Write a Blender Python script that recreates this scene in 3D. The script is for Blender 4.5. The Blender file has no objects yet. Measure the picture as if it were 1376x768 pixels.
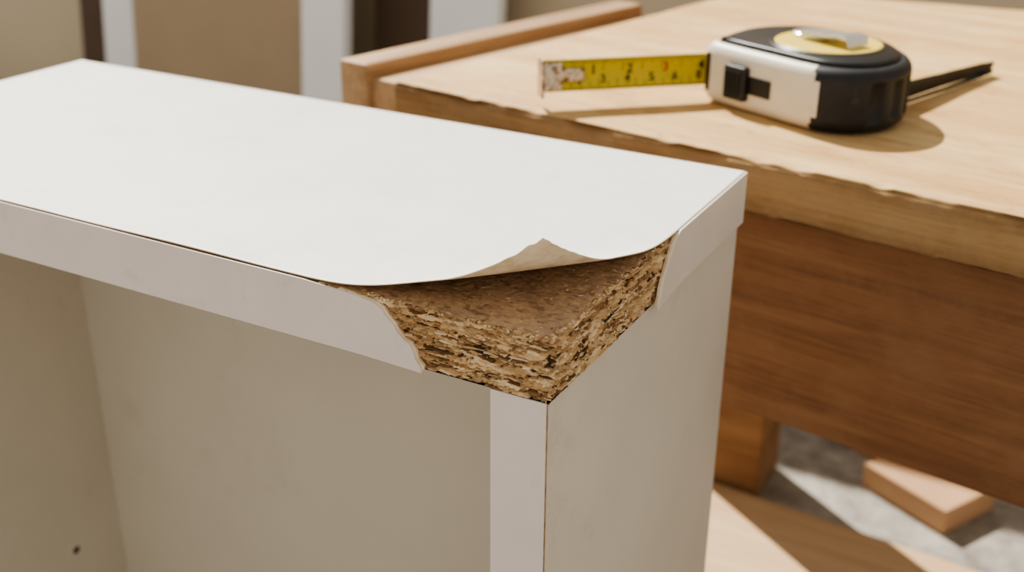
import bpy, bmesh, math, random
from mathutils import Vector, Matrix, noise
random.seed(7)
scene=bpy.context.scene
col=scene.collection

# ------------------------------------------------------------ helpers
def link(o,parent=None):
    col.objects.link(o)
    if parent is not None: o.parent=parent
    return o
def empty(name):
    e=bpy.data.objects.new(name,None); e.empty_display_size=.02; col.objects.link(e); return e
def mesh_obj(name,verts,faces,mats,parent=None,smooth=False,mi=None):
    me=bpy.data.meshes.new(name); me.from_pydata([tuple(v) for v in verts],[],faces)
    for m in mats: me.materials.append(m)
    if mi:
        for p,i in zip(me.polygons,mi): p.material_index=i
    bm=bmesh.new(); bm.from_mesh(me); bmesh.ops.recalc_face_normals(bm,faces=bm.faces); bm.to_mesh(me); bm.free()
    if smooth:
        for p in me.polygons: p.use_smooth=True
    me.update()
    return link(bpy.data.objects.new(name,me),parent)
def bevel(o,w,seg=2,ang=35):
    m=o.modifiers.new('bevel','BEVEL'); m.width=w; m.segments=seg; m.limit_method='ANGLE'; m.angle_limit=math.radians(ang)
    return o
def box(name,x0,x1,y0,y1,z0,z1,mat,parent=None,bev=0.0,rot=0.0):
    cx,cy=(x0+x1)/2,(y0+y1)/2; c,s=math.cos(rot),math.sin(rot)
    vs=[]
    for z in (z0,z1):
        for x,y in ((x0,y0),(x1,y0),(x1,y1),(x0,y1)):
            dx,dy=x-cx,y-cy; vs.append((cx+c*dx-s*dy,cy+s*dx+c*dy,z))
    fs=[(0,3,2,1),(4,5,6,7),(0,1,5,4),(1,2,6,5),(2,3,7,6),(3,0,4,7)]
    o=mesh_obj(name,vs,fs,[mat],parent)
    if bev: bevel(o,bev)
    return o
def prism(name,pts,fn,t0,t1,mat,parent=None,bev=0.0):
    """2D polygon pts extruded between t0,t1 ; fn(a,b,t)->xyz"""
    n=len(pts); vs=[fn(a,b,t0) for a,b in pts]+[fn(a,b,t1) for a,b in pts]
    fs=[tuple(range(n)),tuple(range(2*n-1,n-1,-1))]+[(i,(i+1)%n,n+(i+1)%n,n+i) for i in range(n)]
    o=mesh_obj(name,vs,fs,[mat],parent)
    if bev: bevel(o,bev)
    return o
def grid_box(name,us,vs_,ws,fn,mats,parent=None,topmat=0,smooth=False):
    nu,nv,nw=len(us)-1,len(vs_)-1,len(ws)-1
    idx={};V=[];F=[];MI=[]
    def g(i,j,k):
        key=(i,j,k)
        if key not in idx:
            idx[key]=len(V); V.append(fn(us[i],vs_[j],ws[k],i==0,i==nu,j==0,j==nv,k==0,k==nw))
        return idx[key]
    for i in range(nu):
        for j in range(nv):
            for k in (0,nw):
                F.append((g(i,j,k),g(i+1,j,k),g(i+1,j+1,k),g(i,j+1,k))); MI.append(topmat if k==nw else 0)
    for i in range(nu):
        for k in range(nw):
            for j in (0,nv):
                F.append((g(i,j,k),g(i+1,j,k),g(i+1,j,k+1),g(i,j,k+1))); MI.append(0)
    for j in range(nv):
        for k in range(nw):
            for i in (0,nu):
                F.append((g(i,j,k),g(i,j+1,k),g(i,j+1,k+1),g(i,j,k+1))); MI.append(0)
    return mesh_obj(name,V,F,mats,parent,smooth,MI)
def lin(a,b,n): return [a+(b-a)*i/n for i in range(n+1)]
def sr(r,g,b):
    def f(c):
        c/=255.0
        return c/12.92 if c<=.04045 else ((c+.055)/1.055)**2.4
    return (f(r),f(g),f(b),1)

# ------------------------------------------------------------ materials
class M:
    def __init__(s,name,rough=.5,metal=0.0,spec=.5):
        s.m=bpy.data.materials.new(name); s.m.use_nodes=True; s.t=s.m.node_tree; s.N=s.t.nodes
        s.b=s.N['Principled BSDF']; s.b.inputs['Roughness'].default_value=rough; s.b.inputs['Metallic'].default_value=metal
        s.b.inputs['Specular IOR Level'].default_value=spec; s.tc=None
    def L(s,a,b): s.t.links.new(a,b)
    def coord(s,scale=(1,1,1),rot=(0,0,0)):
        tc=s.N.new('ShaderNodeTexCoord'); mp=s.N.new('ShaderNodeMapping')
        mp.inputs['Scale'].default_value=scale; mp.inputs['Rotation'].default_value=rot
        s.L(tc.outputs['Object'],mp.inputs['Vector']); return mp.outputs[0]
    def noise(s,vec,scale,detail=4,rough=.6,dist=0):
        n=s.N.new('ShaderNodeTexNoise'); n.inputs['Scale'].default_value=scale; n.inputs['Detail'].default_value=detail
        n.inputs['Roughness'].default_value=rough; n.inputs['Distortion'].default_value=dist; s.L(vec,n.inputs['Vector']); return n.outputs['Fac']
    def vor(s,vec,scale,out='Color',feature='F1',rand=1):
        n=s.N.new('ShaderNodeTexVoronoi'); n.feature=feature; n.inputs['Scale'].default_value=scale; n.inputs['Randomness'].default_value=rand
        s.L(vec,n.inputs['Vector']); return n.outputs[out]
    def ramp(s,fac,stops):
        r=s.N.new('ShaderNodeValToRGB'); e=r.color_ramp.elements
        while len(e)<len(stops): e.new(.5)
        for el,(p,c) in zip(e,stops): el.position=p; el.color=c
        s.L(fac,r.inputs[0]); return r.outputs[0]
    def mix(s,a,b,fac,mode='MIX'):
        n=s.N.new('ShaderNodeMix'); n.data_type='RGBA'; n.blend_type=mode
        for inp,v in ((n.inputs[6],a),(n.inputs[7],b),(n.inputs[0],fac)):
            if hasattr(v,'links'): s.L(v,inp)
            else: inp.default_value=v
        return n.outputs[2]
    def color(s,c):
        if hasattr(c,'links'): s.L(c,s.b.inputs['Base Color'])
        else: s.b.inputs['Base Color'].default_value=c
        return s
    def bump(s,h,strength=.3,dist=.001):
        n=s.N.new('ShaderNodeBump'); n.inputs['Strength'].default_value=strength; n.inputs['Distance'].default_value=dist
        s.L(h,n.inputs['Height']); s.L(n.outputs[0],s.b.inputs['Normal']); return s
def plain(name,c,rough=.5,metal=0,var=.06,scale=60,bump=.0,dirt=None,dscale=40,damt=.4):
    m=M(name,rough,metal); v=m.coord(); n=m.noise(v,scale,5)
    lo=tuple(x*(1-var) for x in c[:3])+(1,); hi=tuple(min(1,x*(1+var)) for x in c[:3])+(1,)
    cc=m.ramp(n,[(.3,lo),(.7,hi)])
    if dirt:
        n2=m.noise(m.coord((1,1,1),(.3,.2,.9)),dscale,9,.75); k=(damt,damt,damt,1)
        cc=m.mix(cc,dirt,m.ramp(n2,[(.58,(0,0,0,1)),(.72,k)]))
    m.color(cc)
    if bump: m.bump(m.noise(m.coord(),scale*8,3),bump,.0004)
    return m.m
def wood(name,pal,ang,sc=1.0,rough=.5,stain=None,ring=1.0,fine=.55,dust=None):
    """grain runs along direction 'ang' in XY"""
    m=M(name,rough)
    tc=m.N.new('ShaderNodeTexCoord'); r=m.N.new('ShaderNodeMapping'); r.inputs['Rotation'].default_value=(0,0,-ang); m.L(tc.outputs['Object'],r.inputs['Vector'])
    def gr(a,b):
        q=m.N.new('ShaderNodeMapping'); q.inputs['Scale'].default_value=(a,b,b); m.L(r.outputs[0],q.inputs['Vector']); return q.outputs[0]
    n1=m.noise(gr(2.2*sc,34*sc),1.6,7,.62,.5*ring)
    n2=m.noise(gr(10*sc,330*sc),1.5,4,.7,.3)
    c1=m.ramp(n1,[(.30,pal[0]),(.5,pal[1]),(.70,pal[2])])
    c2=m.ramp(n2,[(.3,(.62,.58,.55,1)),(.6,(1,1,1,1))])
    c=m.mix(c1,c2,fine,'MULTIPLY')
    if dust:
        nd=m.noise(m.coord((1,1,1),(.5,.1,.3)),22,9,.75)
        c=m.mix(c,dust,m.ramp(nd,[(.45,(0,0,0,1)),(.7,(.6,.6,.6,1))]))
    if stain:
        n3=m.noise(gr(8,22),1.0,8,.70,.4); c=m.mix(c,stain,m.ramp(n3,[(.44,(0,0,0,1)),(.62,(.7,.7,.7,1))]))
        n4=m.noise(gr(24,75),1.0,8,.75,.3); c=m.mix(c,sr(168,124,74),m.ramp(n4,[(.52,(0,0,0,1)),(.68,(.65,.65,.65,1))]))
        n5=m.noise(gr(90,150),1.0,7,.74); c=m.mix(c,sr(112,80,50),m.ramp(n5,[(.60,(0,0,0,1)),(.70,(.6,.6,.6,1))]))
        n6=m.noise(gr(20,34),1.0,6,.7); c=m.mix(c,sr(234,208,156),m.ramp(n6,[(.54,(0,0,0,1)),(.72,(.4,.4,.4,1))]))
        m.bump(m.mix(n2,n4,.5),.5,.0016)
    else: m.bump(n2,.25,.0006)
    m.color(c)
    return m.m

m_lam=M('white_laminate',.42); v=m_lam.coord(); n=m_lam.noise(v,30,6,.7)
c=m_lam.ramp(n,[(.35,sr(228,227,223)),(.65,sr(236,234,230))])
n2=m_lam.noise(m_lam.coord(),900,2,.5); c=m_lam.mix(c,sr(175,170,160),m_lam.ramp(n2,[(.70,(0,0,0,1)),(.80,(.5,.5,.5,1))]))
n3=m_lam.noise(m_lam.coord(),24,9,.8); c=m_lam.mix(c,sr(208,204,195),m_lam.ramp(n3,[(.52,(0,0,0,1)),(.66,(.4,.4,.4,1))]))
m_lam.color(c); m_lam.bump(m_lam.noise(m_lam.coord(),700,3),.05,.0003)
m_lam=m_lam.m
m_side=plain('side_laminate',sr(220,211,193),.5,var=.04,scale=25,bump=.05,dirt=sr(176,160,136),dscale=30,damt=.3)
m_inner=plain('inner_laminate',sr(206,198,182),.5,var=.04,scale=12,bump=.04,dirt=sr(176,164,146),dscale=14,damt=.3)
m_band=plain('edge_banding',sr(224,212,204),.45,var=.03,scale=40,bump=.05,dirt=sr(170,150,132),dscale=90,damt=.25)
m_bandside=plain('edge_banding_side',sr(232,222,208),.4,var=.05,scale=40,bump=.05,dirt=sr(190,172,150),dscale=90,damt=.3)
m_under=M('laminate_underside',.8); n=m_under.noise(m_under.coord(),160,6,.7)
m_under.color(m_under.ramp(n,[(.3,sr(206,180,142)),(.5,sr(230,210,176)),(.7,sr(242,228,202))])); m_under.bump(n,.3,.0005); m_under=m_under.m
m_rim=plain('laminate_rim',sr(214,196,165),.7,var=.15,scale=300)
m_glue=plain('dark_glue_line',sr(165,138,106),.9,var=.35,scale=300)

# particle board, side
m=M('particleboard_side',.9,0,.2); v=m.coord((140,140,900)); 
nz=m.N.new('ShaderNodeTexNoise'); nz.inputs['Scale'].default_value=260; m.L(m.coord(),nz.inputs['Vector'])
ad=m.N.new('ShaderNodeVectorMath'); ad.operation='MULTIPLY_ADD'; ad.inputs[1].default_value=(1.2,1.2,1.2); m.L(nz.outputs['Color'],ad.inputs[0]); m.L(v,ad.inputs[2])
vc=m.vor(ad.outputs[0],1.0,'Color'); sep=m.N.new('ShaderNodeSeparateColor'); m.L(vc,sep.inputs[0])
c=m.ramp(sep.outputs[0],[(0,sr(100,70,46)),(.12,sr(152,116,80)),(.42,sr(200,166,122)),(.75,sr(222,192,148)),(1,sr(238,216,178))])
dist=m.vor(ad.outputs[0],1.0,'Distance','DISTANCE_TO_EDGE')
c=m.mix(c,m.ramp(dist,[(0,(.4,.3,.22,1)),(.08,(1,1,1,1))]),.55,'MULTIPLY')
pn=m.noise(m.coord((70,70,240)),1.0,5,.65)
c=m.mix(c,m.ramp(pn,[(.34,(.5,.42,.35,1)),(.46,(1,1,1,1))]),.7,'MULTIPLY')  # dark patches put the shade of cavities into the chip colour
m.color(c); m.bump(sep.outputs[0],.45,.0005); m_pb=m.m
# particle board, top face
m=M('particleboard_face',.85,0,.25); 
n1=m.noise(m.coord(),60,9,.8); n2=m.noise(m.coord(),600,5,.75)
nz=m.N.new('ShaderNodeTexNoise'); nz.inputs['Scale'].default_value=300; m.L(m.coord(),nz.inputs['Vector'])
ad=m.N.new('ShaderNodeVectorMath'); ad.operation='MULTIPLY_ADD'; ad.inputs[1].default_value=(1.3,1.3,1.3); m.L(nz.outputs['Color'],ad.inputs[0]); m.L(m.coord((620,900,900),(0,0,.5)),ad.inputs[2])
vv=m.vor(ad.outputs[0],1.0,'Color'); sep=m.N.new('ShaderNodeSeparateColor'); m.L(vv,sep.inputs[0])
c=m.ramp(n1,[(.30,sr(146,122,100)),(.45,sr(180,152,124)),(.6,sr(204,172,136)),(.74,sr(222,196,160))])
c=m.mix(c,m.ramp(sep.outputs[0],[(0,(.42,.34,.28,1)),(.15,(.78,.73,.68,1)),(.45,(1,1,1,1)),(.85,(1.05,1.02,1,1)),(1,(1.3,1.25,1.15,1))]),.7,'MULTIPLY')
c=m.mix(c,m.ramp(n2,[(.30,(.55,.47,.4,1)),(.46,(1,1,1,1))]),.5,'MULTIPLY')
m.color(c); m.bump(n2,.6,.0006); m_pbt=m.m
# chips with per face colour
m=M('wood_chip',.85,0,.25); at=m.N.new('ShaderNodeAttribute'); at.attribute_name='Col'; n=m.noise(m.coord((1,1,3)),900,3,.7)
m.color(m.mix(at.outputs['Color'],m.ramp(n,[(.3,(.7,.65,.6,1)),(.6,(1,1,1,1))]),.5,'MULTIPLY')); m_chip=m.m

BANG=math.radians(-8.9)
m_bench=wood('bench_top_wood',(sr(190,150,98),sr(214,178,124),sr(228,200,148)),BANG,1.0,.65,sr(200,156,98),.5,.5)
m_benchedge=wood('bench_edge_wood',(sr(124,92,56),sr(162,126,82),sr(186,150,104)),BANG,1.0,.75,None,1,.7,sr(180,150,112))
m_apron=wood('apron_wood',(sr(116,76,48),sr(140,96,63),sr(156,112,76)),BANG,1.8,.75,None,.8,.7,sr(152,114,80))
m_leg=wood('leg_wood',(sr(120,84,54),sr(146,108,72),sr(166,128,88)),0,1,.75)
m_strip=wood('strip_wood',(sr(150,114,80),sr(182,146,106),sr(206,172,132)),math.radians(78),1,.6)
m_black=plain('black_rubber',(.014,.014,.015,1),.6,var=.3,scale=120,bump=.2,dirt=(.08,.075,.065,1),dscale=160,damt=.5)
m_blackp=plain('black_plastic',(.010,.010,.011,1),.38,var=.1,dirt=(.06,.055,.05,1),dscale=130,damt=.5)
m_white=plain('cream_plastic',sr(226,218,200),.4,var=.04,scale=80,dirt=sr(150,128,96),dscale=110,damt=.5)
m_yellow=plain('tape_yellow',sr(196,180,48),.4,var=.05,scale=200,dirt=sr(120,100,40),dscale=200,damt=.4)
m_label=plain('label_yellow',sr(228,202,96),.4,var=.06,scale=200,dirt=sr(150,120,60),dscale=200,damt=.4)
m_ink=plain('black_ink',(.01,.01,.01,1),.4)
m_red=plain('red_ink',sr(170,30,20),.4)
m_metal=M('worn_metal',.35,1.0); n=m_metal.noise(m_metal.coord(),350,5,.7)
m_metal.color(m_metal.ramp(n,[(.40,sr(120,84,56)),(.5,sr(200,190,172)),(.8,sr(232,228,220))])); m_metal=m_metal.m
m_chrome=plain('clip_steel',sr(222,222,220),.3,.9)
m_card=plain('cardboard',sr(196,158,122),.85,var=.08,scale=30,bump=.1)
m_ply=wood('plank_wood',(sr(190,154,116),sr(206,174,136),sr(218,190,154)),0,1,.8,None,.5,.3)
m_wall=plain('wall_paint',sr(212,196,168),.9,var=.04,scale=3)
m_darkp=plain('dark_panel',sr(94,74,58),.7,var=.1,scale=8)
m_tan=plain('hardboard_panel',sr(176,154,126),.8,var=.06,scale=6)
m_whitep=plain('white_panel',sr(246,246,244),.5,var=.02,scale=6)
m=M('concrete',.9); n=m.noise(m.coord(),14,9,.75); n2=m.noise(m.coord(),120,4,.7)
m.color(m.mix(m.ramp(n,[(.38,sr(120,114,106)),(.62,sr(184,178,168))]),m.ramp(n2,[(.3,(.7,.7,.7,1)),(.6,(1,1,1,1))]),.6,'MULTIPLY')); m.bump(n2,.4,.002); m_conc=m.m

# ------------------------------------------------------------ dimensions
T=.018; D=.148; L=.3227; W=.0172; FZ=-.37

# ------------------------------------------------------------ cabinet
cab=empty('shelf_cabinet')
def cell(x,y,z): return noise.cell(Vector((x,y,z)))
def nz3(x,y,z): return noise.noise(Vector((x,y,z)))
def core(x,y,z,i0,i1,j0,j1,k0,k1):
    X,Y,Z=x,y,z
    fx=max(0,min(1,(x+.075)/.012)); fy=max(0,min(1,(.095-y)/.012))
    edge=1.0 if (k1 or k0) else 0
    if j0 and fx>0:
        d=.0002+.0008*cell(x*230+3*nz3(x*300,z*300,1),z*1500+1.5*nz3(x*160,z*160,5),2.0)+.0006*abs(nz3(x*420,z*1500,3))
        d+=.0022*max(0,nz3(x*70,z*240,9)-.08)
        Y+=fx*d+(fx*.0004 if edge else 0)
    if i1 and fy>0:
        d=.0002+.0007*cell(y*230+3*nz3(y*300,z*300,4),z*1500+1.5*nz3(y*160,z*160,8),6.0)+.0006*abs(nz3(y*420,z*1500,7))
        d+=.0022*max(0,nz3(y*70,z*240,19)-.08)
        X-=fy*d+(fy*.0004 if edge else 0)
    rc=math.hypot(x,y)
    if rc<.02 and (j0 or i1):
        k=math.exp(-rc/.0025)*(.0008+.0012*abs(nz3(0.3,7.7,z*700)))
        X-=k; Y+=k
    if k1:
        de=min(-x if fy>0 else 1, y if fx>0 else 1)
        ext=math.exp(-max(de,0)/.0014)*(.0003+.0018*max(0,nz3(x*240,y*240,11))+.0006*cell(x*400,y*400,3.0))
        ext+=math.exp(-rc/.004)*.0011
        Z-=ext+.00018*nz3(x*700,y*700,2)+.00030*max(0,nz3(x*380,y*380,8)-.1)+.00015
    return (X,Y,Z)
xs=lin(-L+.0003,-.09,24)+lin(-.09,0,220)[1:]
ys=lin(0,.095,220)+lin(.095,D-.0003,12)[1:]
zs=lin(-T,0,46)
grid_box('particleboard_core',xs,ys,zs,core,[m_pb,m_pbt],cab,topmat=1)

# wood chips on the broken faces
V=[];F=[];C=[]
pal=[(232,208,168),(218,188,144),(204,170,124),(238,220,186),(186,148,104),(156,118,80),(104,74,50),(84,60,42),(224,198,154)]
def chip(c,du,dv,dn,l,h,t,colr):
    b=len(V); tp=random.uniform(.3,.8); sk=random.uniform(-.3,.3)*h
    prof=[(-.5,-.5*tp*.5),(-.2,-.5),(.3,-.5),(.5,-.2*tp),(.45,.3),(.1,.5),(-.35,.45)]
    n=len(prof)
    for s,f in ((-.6,1.1),(1,.8)):
        for a,bb in prof: V.append(c+du*(a*l*f)+dv*(bb*h*f+sk*a)+dn*(t*s))
    F.append(tuple(range(b+n,b+2*n))); C.append(colr)
    for i in range(n):
        j=(i+1)%n; F.append((b+i,b+j,b+n+j,b+n+i)); C.append(colr)
for q in range(1700):
    front=random.random()<.52
    z=-.0002-(T-.0004)*random.random()
    core_layer=1-abs(z+T/2)/(T/2)
    l=random.uniform(.0008,.0026)+.007*random.random()**2*core_layer; h=random.uniform(.00018,.00045)+.0009*random.random()*core_layer; t=random.uniform(.0001,.0004)
    tilt=random.gauss(0,.15)
    cc=sr(*random.choice(pal)); k=random.uniform(.75,1.1); cc=(cc[0]*k,cc[1]*k,cc[2]*k,1)
    if front:
        x=-.060*random.random()-.0006; lim=-.0373-(z+T)/T*.018
        if x<lim-.001: continue
        du=Vector((math.cos(tilt),random.gauss(0,.08),math.sin(tilt))); dn=Vector((0,-1,0)); c0=Vector((x,.0009+random.uniform(-.0003,.0003),z))
    else:
        y=.083*random.random()+.0006; lim=.066+(z+T)/T*.0146
        if y>lim+.001: continue
        du=Vector((random.gauss(0,.08),math.cos(tilt),math.sin(tilt))); dn=Vector((1,0,0)); c0=Vector((-.0009-random.uniform(-.0003,.0003),y,z))
    du.normalize(); dv=dn.cross(du).normalized()
    rc=math.hypot(c0.x,c0.y)
    if rc<.006: c0+=Vector((-1,1,0))*.0006*(1-rc/.006)
    chip(c0,du,dv,dn,l,h,t,cc)
# loose flakes along the exposed top edges and scattered on the bared face
for q in range(420):
    r_=random.random()
    if r_<.3: x=-.055*random.random(); y=.0004+.0012*random.random()
    elif r_<.6: y=.075*random.random(); x=-.0004-.0012*random.random()
    else:
        x=-.06*random.random(); y=.07*random.random()
        if -x+y>.066: continue
    a=random.uniform(0,math.pi); du=Vector((math.cos(a),math.sin(a),random.gauss(0,.1))).normalized(); dn=Vector((0,0,1)); dv=dn.cross(du).normalized()
    cc=sr(*random.choice(pal[:6]))
    if r_<.6: chip(Vector((x,y,-.0006)),du,dv,dn,random.uniform(.0006,.002),random.uniform(.0003,.0008),random.uniform(.0001,.0005),cc)
    else: chip(Vector((x,y,-.00022)),du,dv,dn,random.uniform(.0005,.0022),random.uniform(.0002,.0006),.00012,cc)
o=mesh_obj('wood_chips',V,F,[m_chip],cab)
ca=o.data.color_attributes.new('Col','FLOAT_COLOR','CORNER')
for p in o.data.polygons:
    for li in p.loop_indices: ca.data[li].color=C[p.index]

# edge banding front with torn end
ff=lambda a,b,t:(a,t-.045*max(0,a+.056),b)
fr=[(-L,-T-.0004),(-.058,-T-.0004),(-.0373,-T-.0004),(-.0378,-.0166),(-.0392,-.0148),(-.0398,-.0125),(-.0412,-.0106),(-.0430,-.0098),(-.0448,-.0082),(-.0462,-.0062),(-.0485,-.0044),(-.0500,-.0026),(-.0530,-.0014),(-.0575,-.0009),(-.0650,-.0004),(-.0760,.0001),(-L,.0001)]
prism('edge_banding_front',fr,ff,-.0006,0.0,m_band,cab,.00012)
prism('edge_banding_tear_front',[(-.0373,-T-.0003),(-.0366,-.0163),(-.0384,-.0146),(-.0390,-.0123),(-.0404,-.0103),(-.0424,-.0095),(-.0440,-.0079),(-.0455,-.0058),(-.0478,-.0040),(-.0492,-.0022),(-.0525,-.0009),(-.0640,-.0001),(-.0650,-.0010),(-.0550,-.0030),(-.0460,-.0100),(-.0410,-.0160),(-.0400,-T-.0003)],ff,-.0001,.0008,m_under,cab)
fs_=lambda a,b,t:(t+.09*max(0,.084-a)*(.5-.5*b/T),a,b)
sd=[(D,-T-.0005),(.0860,-T-.0005),(.0660,-T-.0005),(.0664,-.0165),(.0682,-.0150),(.0690,-.0125),(.0705,-.0108),(.0722,-.0090),(.0742,-.0070),(.0768,-.0050),(.0785,-.0028),(.0810,-.0012),(.0850,.0001),(D,.0001)]
prism('edge_banding_side',sd,fs_,.0,.0008,m_bandside,cab,.00012)
prism('edge_banding_tear_side',[(.0670,-T-.0003),(.0654,-.0163),(.0672,-.0148),(.0680,-.0123),(.0695,-.0106),(.0712,-.0088),(.0732,-.0068),(.0758,-.0047),(.0776,-.0025),(.0800,-.0008),(.0840,-.0002),(.0850,-.0060),(.0720,-.0160),(.0690,-T-.0003)],fs_,-.0004,.0003,m_under,cab)
box('edge_banding_rear',-L,0,D-.0003,D+.0003,-T,0.0,m_band,cab)
box('edge_banding_left',-L-.0006,-L,0,D,-T,0.0,m_band,cab)

# laminate sheet peeling at the corner
p0=.058
def theta(t):
    if t<=0: return 0
    s=min(1,t/.027); a=.395*s*s*(3-2*s)
    if t>.034: a+=34*(t-.034)
    return a
NS=400; ss=[0];hh=[0]
for i in range(NS):
    t=(i+.5)/NS*p0; ds=p0/NS; ss.append(ss[-1]+math.cos(theta(t))*ds); hh.append(hh[-1]+math.sin(theta(t))*ds)
def lift(x,y):
    skew=.04*(x+y)       # slightly conical curl
    p=(-x+y)/math.sqrt(2); t=p0-p+skew
    if t<=0: s,h=t,0
    else:
        k=min(NS,t/p0*NS); i=int(min(NS-1,k)); f=k-i; s=ss[i]+(ss[i+1]-ss[i])*f; h=hh[i]+(hh[i+1]-hh[i])*f
    d=s-t
    X=x+d/math.sqrt(2); Y=y-d/math.sqrt(2)
    # faint lift of the front rim further left and gentle waviness
    w=max(0,min(1,(x+.30)/.18)); h+=.0005*w*math.exp(-y/.010)+.0001*math.sin(x*90)*w*math.exp(-y/.01)
    return X,Y,h+.00035
gx=lin(-L,-.12,30)+lin(-.12,0,150)[1:]; gy=lin(.0001,.10,130)+lin(.10,D,12)[1:]
V=[];F=[]
for y in gy:
    for x in gx:
        xx,yy=x,y
        pc=(-x+y)/math.sqrt(2)
        # ragged, slightly rounded torn corner
        if pc<.014:
            k=(1-pc/.014); jit=.0011*nz3(x*300,y*300,5); xx-= (k*.0012+jit*k); yy+=(k*.0020+jit*k)
        V.append(lift(xx,yy))
nx=len(gx)
for j in range(len(gy)-1):
    for i in range(nx-1):
        a=j*nx+i; F.append((a,a+1,a+nx+1,a+nx))
me=bpy.data.meshes.new('top_laminate'); me.from_pydata(V,[],F)
for mm in (m_lam,m_under,m_rim): me.materials.append(mm)
for p in me.polygons: p.use_smooth=True
o=link(bpy.data.objects.new('top_laminate',me),cab)
s=o.modifiers.new('thick','SOLIDIFY'); s.thickness=.0003; s.offset=-1; s.material_offset=1; s.material_offset_rim=2; s.use_rim=True

# carcass panels
box('side_panel_right',-W,-.0008,.0008,D-.001,FZ,-T,m_side,cab,.0002)
box('side_front_edge',-W-.0001,-.0010,.0002,.0008,FZ,-T-.0002,m_band,cab,.0001)
box('side_front_glue_line',-.0010,-.00082,.0004,.0011,FZ,-T-.0001,m_glue,cab)
box('side_panel_left',-L+.0008,-L+W,.0005,D-.001,FZ,-T,m_inner,cab,.0002)
box('back_panel',-L+W,-W,.1139,.1175,FZ,-T,m_inner,cab)
box('bottom_panel',-L+W,-W,.001,.1139,FZ+.02,FZ+.038,m_inner,cab)
box('plinth',-L+W,-W,.008,.014,FZ,FZ+.02,m_inner,cab)
# ragged flecks at panel joint
V=[];F=[];C=[]
for q in range(60):
    x=-.0008+random.uniform(-.0003,.0003)
    if random.random()<.6: c0=Vector((x,.0006+.02*random.random(),-T-.0004*random.random())); du=Vector((0,1,0))
    else: c0=Vector((x-.0003,.0006,-T-.03*random.random()**2)); du=Vector((0,.2,1)).normalized()
    chip(c0,du,Vector((0,-1,1)).normalized(),Vector((1,0,0)),random.uniform(.0004,.0014),random.uniform(.0002,.0004),.00015,sr(*random.choice(pal)))
o=mesh_obj('joint_splinters',V,F,[m_chip],cab)
ca=o.data.color_attributes.new('Col','FLOAT_COLOR','CORNER')
for p in o.data.polygons:
    for li in p.loop_indices: ca.data[li].color=C[p.index]
# shelf pin hole (rim ring + flat dark disc painted in for the shaded bore)
def ring(name,cx,cy,cz,r0,r1,x,mat,n=24):
    vs=[];fs=[]
    for i in range(n):
        a=2*math.pi*i/n
        vs+=[(x,cy+r0*math.cos(a),cz+r0*math.sin(a)),(x+.0003,cy+r1*math.cos(a),cz+r1*math.sin(a))]
    for i in range(n):
        j=(i+1)%n; fs.append((2*i,2*j,2*j+1,2*i+1))
    return mesh_obj(name,vs,fs,[mat],cab)
def disc(name,cy,cz,r,x,mat,n=24):
    vs=[(x,cy+r*math.cos(2*math.pi*i/n),cz+r*math.sin(2*math.pi*i/n)) for i in range(n)]
    return mesh_obj(name,vs,[tuple(range(n))],[mat],cab)
hx=-L+W
ring('pin_hole_rim',0,.085,-.2324,.0034,.0021,hx+.00005,m_inner)
disc('pin_hole',.085,-.2324,.0022,hx+.0003,m_darkp)

# ------------------------------------------------------------ workbench
bench=empty('workbench')
ZB=-.010
FL=Vector((-.198,.223));FR=Vector((.30,.145));BR=Vector((.30,.595));BL=Vector((-.133,.550))
def bt(u,v,w,i0,i1,j0,j1,k0,k1):
    a=FL.lerp(FR,u); b=BL.lerp(BR,u); p=a.lerp(b,v)
    z=ZB-.022+.022*w
    if j0:
        s=Vector((.157,.98)); d=.0006*nz3(p.x*60,z*90,1)+.0006*nz3(p.x*240,z*300,2)
        ch=max(0,nz3(p.x*38,3.3,z*20)-.12)*.018*(w**3)
        p=p+s*(d+ch+(.0016 if (k1 or k0) else 0))
    if k1:
        e=min(v*.3,u*.5)
        z-=.0012*math.exp(-e/.0015)+.0028*max(0,nz3(p.x*90,p.y*90,4))*math.exp(-e/.003)
        z+=.0003*nz3(p.x*25,p.y*25,6)
    return (p.x,p.y,z)
us=lin(0,1,320); vs_=lin(0,.06,20)+lin(.06,1,60)[1:]; ws=lin(0,1,10)
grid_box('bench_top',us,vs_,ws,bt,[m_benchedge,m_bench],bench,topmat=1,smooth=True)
def along(pt,length,off,depth,z0,z1,name,mat,bev=.001):
    c,s=math.cos(BANG),math.sin(BANG)
    q=[(0,0),(length,0),(length,depth),(0,depth)]
    vs=[(pt[0]+c*a-s*(b+off),pt[1]+s*a+c*(b+off),z) for z in (z0,z1) for a,b in q]
    fs=[(0,3,2,1),(4,5,6,7),(0,1,5,4),(1,2,6,5),(2,3,7,6),(3,0,4,7)]
    o=mesh_obj(name,vs,fs,[mat],bench); bevel(o,bev); return o
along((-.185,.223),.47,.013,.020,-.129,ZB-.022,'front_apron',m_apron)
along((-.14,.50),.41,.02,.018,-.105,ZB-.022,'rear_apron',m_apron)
sv=[(-.240,.236),(-.221,.233),(-.166,.450),(-.186,.455)]
prism('jaw_strip',sv,lambda a,b,t:(a,b,t),ZB-.026,ZB+.003,m_strip,bench,.0015)
sv=[(-.222,.236),(-.196,.232),(-.142,.445),(-.168,.450)]
prism('jaw_filler',sv,lambda a,b,t:(a,b,t),ZB-.026,ZB-.004,m_strip,bench,.001)
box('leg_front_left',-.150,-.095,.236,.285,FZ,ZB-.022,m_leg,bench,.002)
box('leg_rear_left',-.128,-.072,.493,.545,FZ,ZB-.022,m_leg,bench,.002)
box('leg_front_right',.235,.290,.176,.225,FZ,ZB-.022,m_leg,bench,.002)
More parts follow.
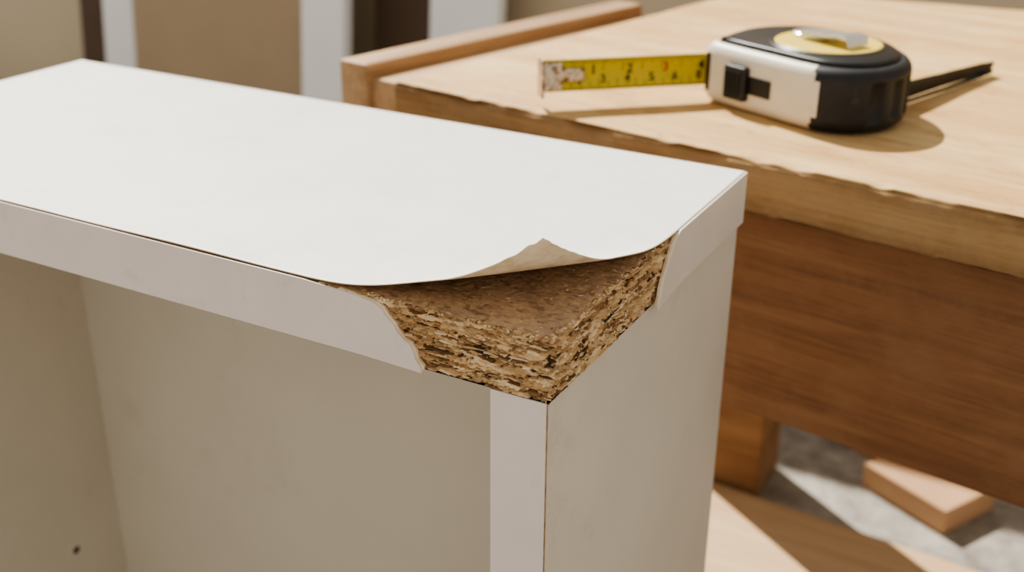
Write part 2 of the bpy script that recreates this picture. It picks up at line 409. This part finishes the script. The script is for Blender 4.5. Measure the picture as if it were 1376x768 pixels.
box('leg_rear_right',.235,.290,.52,.57,FZ,ZB-.022,m_leg,bench,.002)

# ------------------------------------------------------------ tape measure
tape=empty('tape_measure')
HC=.0280; z0=ZB+.0003
fp=[(-57.5,271),(-56.5,263),(-44,256),(-28,249),(-12,242),(0,238.5),(12,240),(22,247),(28,258),(29.5,271),(26,285),(17,298),(3,308),(-13,314),(-29,314),(-43,306),(-53,292)]
def cr(P,n):
    out=[];N=len(P)
    for i in range(N):
        a,b,c_,d=[Vector(P[(i+k-1)%N]) for k in range(4)]
        for s in range(n):
            t=s/n
            out.append(.5*((2*b)+(c_-a)*t+(2*a-5*b+4*c_-d)*t*t+(3*b-a-3*c_+d)*t*t*t))
    return out
FP=[p/1000 for p in cr(fp,10)]
CEN=Vector((-.012,.277))
def inset(P,d):
    n=len(P);o=[]
    for i in range(n):
        t=(P[(i+1)%n]-P[i-1]); t.normalize(); nrm=Vector((-t.y,t.x)) # inward for ccw
        if nrm.dot(CEN-P[i])<0: nrm=-nrm
        dd=d(P[i]) if callable(d) else d
        o.append(P[i]+nrm*dd)
    return o
def loft(name,rings,mats,parent,matfn=None,smooth=True):
    V=[];F=[];MI=[];n=len(rings[0][0])
    for P,z in rings:
        for p in P: V.append((p.x,p.y,z))
    for r in range(len(rings)-1):
        for i in range(n):
            j=(i+1)%n; F.append((r*n+i,r*n+j,(r+1)*n+j,(r+1)*n+i))
    F.append(tuple(range(n-1,-1,-1))); F.append(tuple(range((len(rings)-1)*n,len(rings)*n)))
    for f in F:
        c=Vector((0,0,0))
        for k in f: c+=Vector(V[k])
        c/=len(f); MI.append(matfn(c) if matfn else 0)
    o=mesh_obj(name,V,F,mats,parent,smooth,MI); return o
fu=Vector((.90,-.435)).normalized(); fn_=Vector((-fu.y,fu.x)) # into body
P0f=Vector((-.0565,.263))
def rib(p):
    s=(p-P0f).dot(fn_)
    if p.x>.003 and s>.015:
        a=math.atan2(p.y-CEN.y,p.x-CEN.x); return .0018*(.5+.5*math.tanh(4*math.sin(a*24)))
    return 0
rings=[]
for k in range(9):
    a=k/8*math.pi/2; rings.append((inset(FP,lambda p,a=a:.006*(1-math.sin(a))+0),z0+.006*(1-math.cos(a))))
rings[-1:]=[(inset(FP,lambda p:rib(p)),z0+.0065),(inset(FP,lambda p:rib(p)),z0+HC-.0065)]
for k in range(9):
    a=k/8*math.pi/2; rings.append((inset(FP,lambda p,a=a:.0045*(1-math.cos(a))),z0+HC-.0060+.0050*math.sin(a)))
def mf(c):
    d=Vector((c.x,c.y))-P0f; s=d.dot(fn_); u=d.dot(fu)
    return 1 if (s<.017-.010*max(0,(u-.035)/.03) and u<.057+.004*math.sin((c.z-z0)/HC*math.pi)) else 0
loft('case_body',rings,[m_black,m_white],tape,mf)
cap=[(inset(FP,.0055),z0+HC-.0015),(inset(FP,.0058),z0+HC+.0004),(inset(FP,.0068),z0+HC+.0010)]
loft('case_top_cap',cap,[m_blackp],tape)
def cyl(name,c,r,z0_,z1_,mat,sx=1,n=48,rad2=None):
    P=[Vector((c[0]+r*sx*math.cos(2*math.pi*i/n),c[1]+r*math.sin(2*math.pi*i/n))) for i in range(n)]
    P2=[Vector((c[0]+(r-.0006)*sx*math.cos(2*math.pi*i/n),c[1]+(r-.0006)*math.sin(2*math.pi*i/n))) for i in range(n)]
    return loft(name,[(P,z0_),(P,z1_-.0004),(P2,z1_)],[mat],tape,smooth=False)
lc=(-.008,.278); zt=z0+HC+.0010
cyl('label_ring',lc,.0250,zt-.0008,zt+.0004,m_blackp)
cyl('label_disc',lc,.0230,zt-.0006,zt+.0007,m_label)
# belt clip : bent steel strip across the label
def strip(name,pts,width,th,mat,parent,wdir):
    vs=[];fs=[];n=len(pts)
    for i,p in enumerate(pts):
        w=width(i/(n-1)) if callable(width) else width
        for sgn,up in ((-1,0),(1,0),(1,1),(-1,1)):
            vs.append(Vector(p)+Vector(wdir)*sgn*w/2+Vector((0,0,th*up)))
    for i in range(n-1):
        for k in range(4): fs.append((4*i+k,4*i+(k+1)%4,4*i+4+(k+1)%4,4*i+4+k))
    fs+=[(0,1,2,3),(4*n-4,4*n-3,4*n-2,4*n-1)]
    return mesh_obj(name,vs,fs,[mat],parent)
a=Vector((.86,-.50,0)); wd=(.50,.86,0); c0=Vector((lc[0],lc[1],0))
cyl('clip_rivet_plate',(lc[0]-.008,lc[1]+.008),.0085,zt,zt+.0026,m_chrome,1.15)
cp=[(-.010,.0024),(-.004,.0030),(.000,.0034),(.004,.0036),(.010,.0046),(.0155,.0046),(.0165,.0036),(.0168,.0012)]
o=strip('belt_clip',[c0+a*s+Vector((0,0,zt+h)) for s,h in cp],lambda t:.015-.003*t,.0012,m_chrome,tape,wd); bevel(o,.0004)
# lock slider on cream face
def face_box(name,u0,u1,za,zb_,d0,d1,mat,bev=.0005):
    nrm=-fn_
    def P(u,d,z):
        q=P0f+fu*u+nrm*d; return (q.x,q.y,z)
    vs=[P(u,d,z) for z in (za,zb_) for u,d in ((u0,d0),(u1,d0),(u1,d1),(u0,d1))]
    o=mesh_obj(name,vs,[(0,3,2,1),(4,5,6,7),(0,1,5,4),(1,2,6,5),(2,3,7,6),(3,0,4,7)],[mat],tape); bevel(o,bev); return o
face_box('lock_slot',.013,.038,z0+.0090,z0+.0168,-.004,.0010,m_ink)
face_box('lock_button',.0135,.0260,z0+.0055,z0+.0205,-.003,.0038,m_blackp,.0012)
for i in range(4): face_box('lock_grip_%d'%i,.015+.0024*i,.0160+.0024*i,z0+.008,z0+.0185,.003,.0044,m_black,.0003)
# blade
H=Vector((-.1150,.2170)); Mo=Vector((-.0555,.2695)); bd=(Mo-H).normalized(); bn=Vector((bd.y,-bd.x)) # toward the camera
zc=z0+.0142; BW=.0142; BLn=(Mo-H).length+.006
def bp(s,v,off=0):
    d=-.0014*(1-(2*v/BW)**2)+off ; q=H+bd*s+bn*d
    return (q.x,q.y,zc+v-.0005)
NL=300;NWd=12;V=[];F=[];MI=[]
for i in range(NL+1):
    for j in range(NWd+1): V.append(bp(BLn*i/NL,-BW/2+BW*j/NWd))
for i in range(NL):
    for j in range(NWd):
        F.append((i*(NWd+1)+j,(i+1)*(NWd+1)+j,(i+1)*(NWd+1)+j+1,i*(NWd+1)+j+1))
        q=i//4; k=i%4
        du_=5 if q%8==0 else (3 if q%4==0 else 2)       # upper scale
        q2=i//3; k2=i%3
        dl_=4 if q2%10==0 else (3 if q2%5==0 else 1)     # lower scale
        blk=(k==0 and j>=NWd-du_) or (k2==0 and j<dl_)
        MI.append(1 if blk else 0)
me=bpy.data.meshes.new('blade'); me.from_pydata(V,[],F); me.materials.append(m_yellow); me.materials.append(m_ink)
for p,i in zip(me.polygons,MI): p.material_index=i; p.use_smooth=True
o=link(bpy.data.objects.new('blade',me),tape); sm=o.modifiers.new('t','SOLIDIFY'); sm.thickness=.0002; sm.offset=0
def digit(txt,s,v,size,mat):
    cu=bpy.data.curves.new('d','FONT'); cu.body=txt; cu.size=size; cu.align_x='CENTER'; cu.align_y='CENTER'; cu.offset=size*.02
    ob=bpy.data.objects.new('d',cu); col.objects.link(ob); bpy.context.view_layer.update()
    me=bpy.data.meshes.new_from_object(ob.evaluated_get(bpy.context.evaluated_depsgraph_get())); bpy.data.objects.remove(ob)
    for w_ in me.vertices:
        x,y=w_.co.x,w_.co.y
        w_.co=Vector(bp(s+x,y+v,.00025))
    me.materials.append(mat); return link(bpy.data.objects.new('blade_number_'+txt,me),tape)
for i,t_ in enumerate(['1','3','4','5','6','8']):
    digit(t_,.0165+i*.0112,-.0026,.0052,m_ink)
for i,t_ in enumerate(['1','2','3','4']):
    digit(t_,.023+i*.0168,.0016,.0060,m_ink if i!=2 else m_red)
# hook
def hb(name,s0,s1,v0,v1,o0,o1,mat,bev=.0004):
    vs=[]
    for z in (v0,v1):
        for s_,o_ in ((s0,o0),(s1,o0),(s1,o1),(s0,o1)):
            q=H+bd*s_+bn*o_; vs.append((q.x,q.y,zc+z-.0005))
    o=mesh_obj(name,vs,[(0,3,2,1),(4,5,6,7),(0,1,5,4),(1,2,6,5),(2,3,7,6),(3,0,4,7)],[mat],tape); bevel(o,bev); return o
hb('hook_plate',0,.0190,-.0030,.0030,-.0014,.0002,m_metal,.0010)
hb('hook_plate_wide',-.0008,.0085,-.0066,.0060,-.0010,.0006,m_metal)
hb('hook_lip',-.0014,-.0002,-.0090,.0080,-.0050,.0038,m_metal)
for s_,v_ in ((.0155,.0),(.0055,.0030),(.0055,-.0030)):
    hb('hook_rivet',s_-.0009,s_+.0009,v_-.0009,v_+.0009,.0002,.0010,m_metal,.0004)
face_box('mouth_slot',-.0005,.0030,z0+.0055,z0+.0225,-.008,.0006,m_ink)
# wrist strap
def curve(name,pts,r,mat,parent,ext=0):
    cu=bpy.data.curves.new(name,'CURVE'); cu.dimensions='3D'; cu.bevel_depth=r; cu.bevel_resolution=3; cu.extrude=ext
    sp=cu.splines.new('NURBS'); sp.points.add(len(pts)-1)
    for p,q in zip(sp.points,pts): p.co=(*q,1)
    sp.use_endpoint_u=True; sp.order_u=3; cu.materials.append(mat)
    return link(bpy.data.objects.new(name,cu),parent)
curve('strap_loop',[(.020,.290,.001),(.026,.310,.000),(.034,.338,-.002),(.044,.370,-.005),(.0495,.383,-.0075),(.046,.374,-.0085),(.036,.340,-.0085),(.022,.300,-.0085)],.0010,m_black,tape)
strip('strap_band',[(.020,.288,-.003),(.026,.308,-.0035),(.034,.336,-.0045),(.044,.370,-.0060),(.0485,.382,-.0065)],lambda t:.0085-.004*t,.0014,m_black,tape,(.3,-.1,.95))

# ------------------------------------------------------------ surroundings
me=mesh_obj('floor',[(-2.2,-1,FZ),(1.6,-1,FZ),(1.6,1.05,FZ),(-2.2,1.05,FZ)],[(0,1,2,3)],[m_conc])
box('wall_back',-2.2,1.6,1.05,1.10,FZ,.60,m_wall)
def lean(name,x0,x1,yb,yt,z1,mat,th=.018):
    vs=[(x0,yb,FZ),(x1,yb,FZ),(x1,yb+th,FZ),(x0,yb+th,FZ),(x0,yt,z1),(x1,yt,z1),(x1,yt+th,z1),(x0,yt+th,z1)]
    o=mesh_obj(name,vs,[(0,3,2,1),(4,5,6,7),(0,1,5,4),(1,2,6,5),(2,3,7,6),(3,0,4,7)],[mat]); bevel(o,.001); return o
lean('dark_wood_panel',-1.290,-1.135,.975,1.020,.16,m_darkp)
lean('white_shelf_panel',-1.205,-1.128,.940,.985,.14,m_whitep)
lean('hardboard_sheet',-1.130,-.775,.925,.970,.18,m_tan,.006)
lean('white_shelf_panel.001',-.812,-.748,.895,.940,.12,m_whitep)
lean('dark_wood_panel.001',-.752,-.600,.970,1.015,.16,m_darkp)
lean('white_shelf_panel.002',-.655,-.560,.945,.990,.14,m_whitep)
def cbox(name,cx,cy,w,d,h,rot,mat):
    e=empty(name); c,s=math.cos(rot),math.sin(rot)
    box('block',cx-w/2,cx+w/2,cy-d/2,cy+d/2,FZ,FZ+h,mat,e,.001,rot)
    return e
cbox('cardboard_box',.038,.560,.074,.058,.020,math.radians(-28),m_card)
cbox('cardboard_box',-.030,.628,.080,.05,.014,math.radians(-24),m_card)
box('wood_plank',-.14,.15,.335,.480,FZ,FZ+.009,m_ply,None,.001,math.radians(-4))
cbox('wood_offcut',.150,.650,.10,.05,.02,math.radians(15),m_ply)
cbox('wood_offcut',.10,.75,.12,.04,.02,math.radians(-10),m_ply)

# ------------------------------------------------------------ light
sl=bpy.data.lights.new('sun','SUN'); sl.energy=7.8; sl.angle=math.radians(.53); sl.color=(1,.95,.865)
so=bpy.data.objects.new('sun',sl); col.objects.link(so); so.location=(-1,1,2)
so.rotation_euler=Vector((.9,-.60,-1.15)).to_track_quat('-Z','Y').to_euler()
w=bpy.data.worlds.new('sky'); scene.world=w; w.use_nodes=True
bg=w.node_tree.nodes['Background']; bg.inputs[0].default_value=(1.0,.95,.885,1); bg.inputs[1].default_value=.66
scene.view_settings.look='AgX - Medium High Contrast'

# ------------------------------------------------------------ camera
Rr=((.87575,.48271,.00752),(.20486,-.35748,-.91118),(-.43714,.79950,-.41195))
cd=bpy.data.cameras.new('camera'); cam=bpy.data.objects.new('camera',cd); col.objects.link(cam)
mx=Matrix((Rr[0],tuple(-a for a in Rr[1]),tuple(-a for a in Rr[2]))).transposed().to_4x4(); mx.translation=Vector((.1123,-.22553,.12849))
cam.matrix_world=mx
cd.sensor_width=36; cd.lens=1552.77/1376*36; cd.clip_start=.01; cd.clip_end=50
cd.dof.use_dof=True; cd.dof.focus_distance=.31; cd.dof.aperture_fstop=13
scene.camera=cam
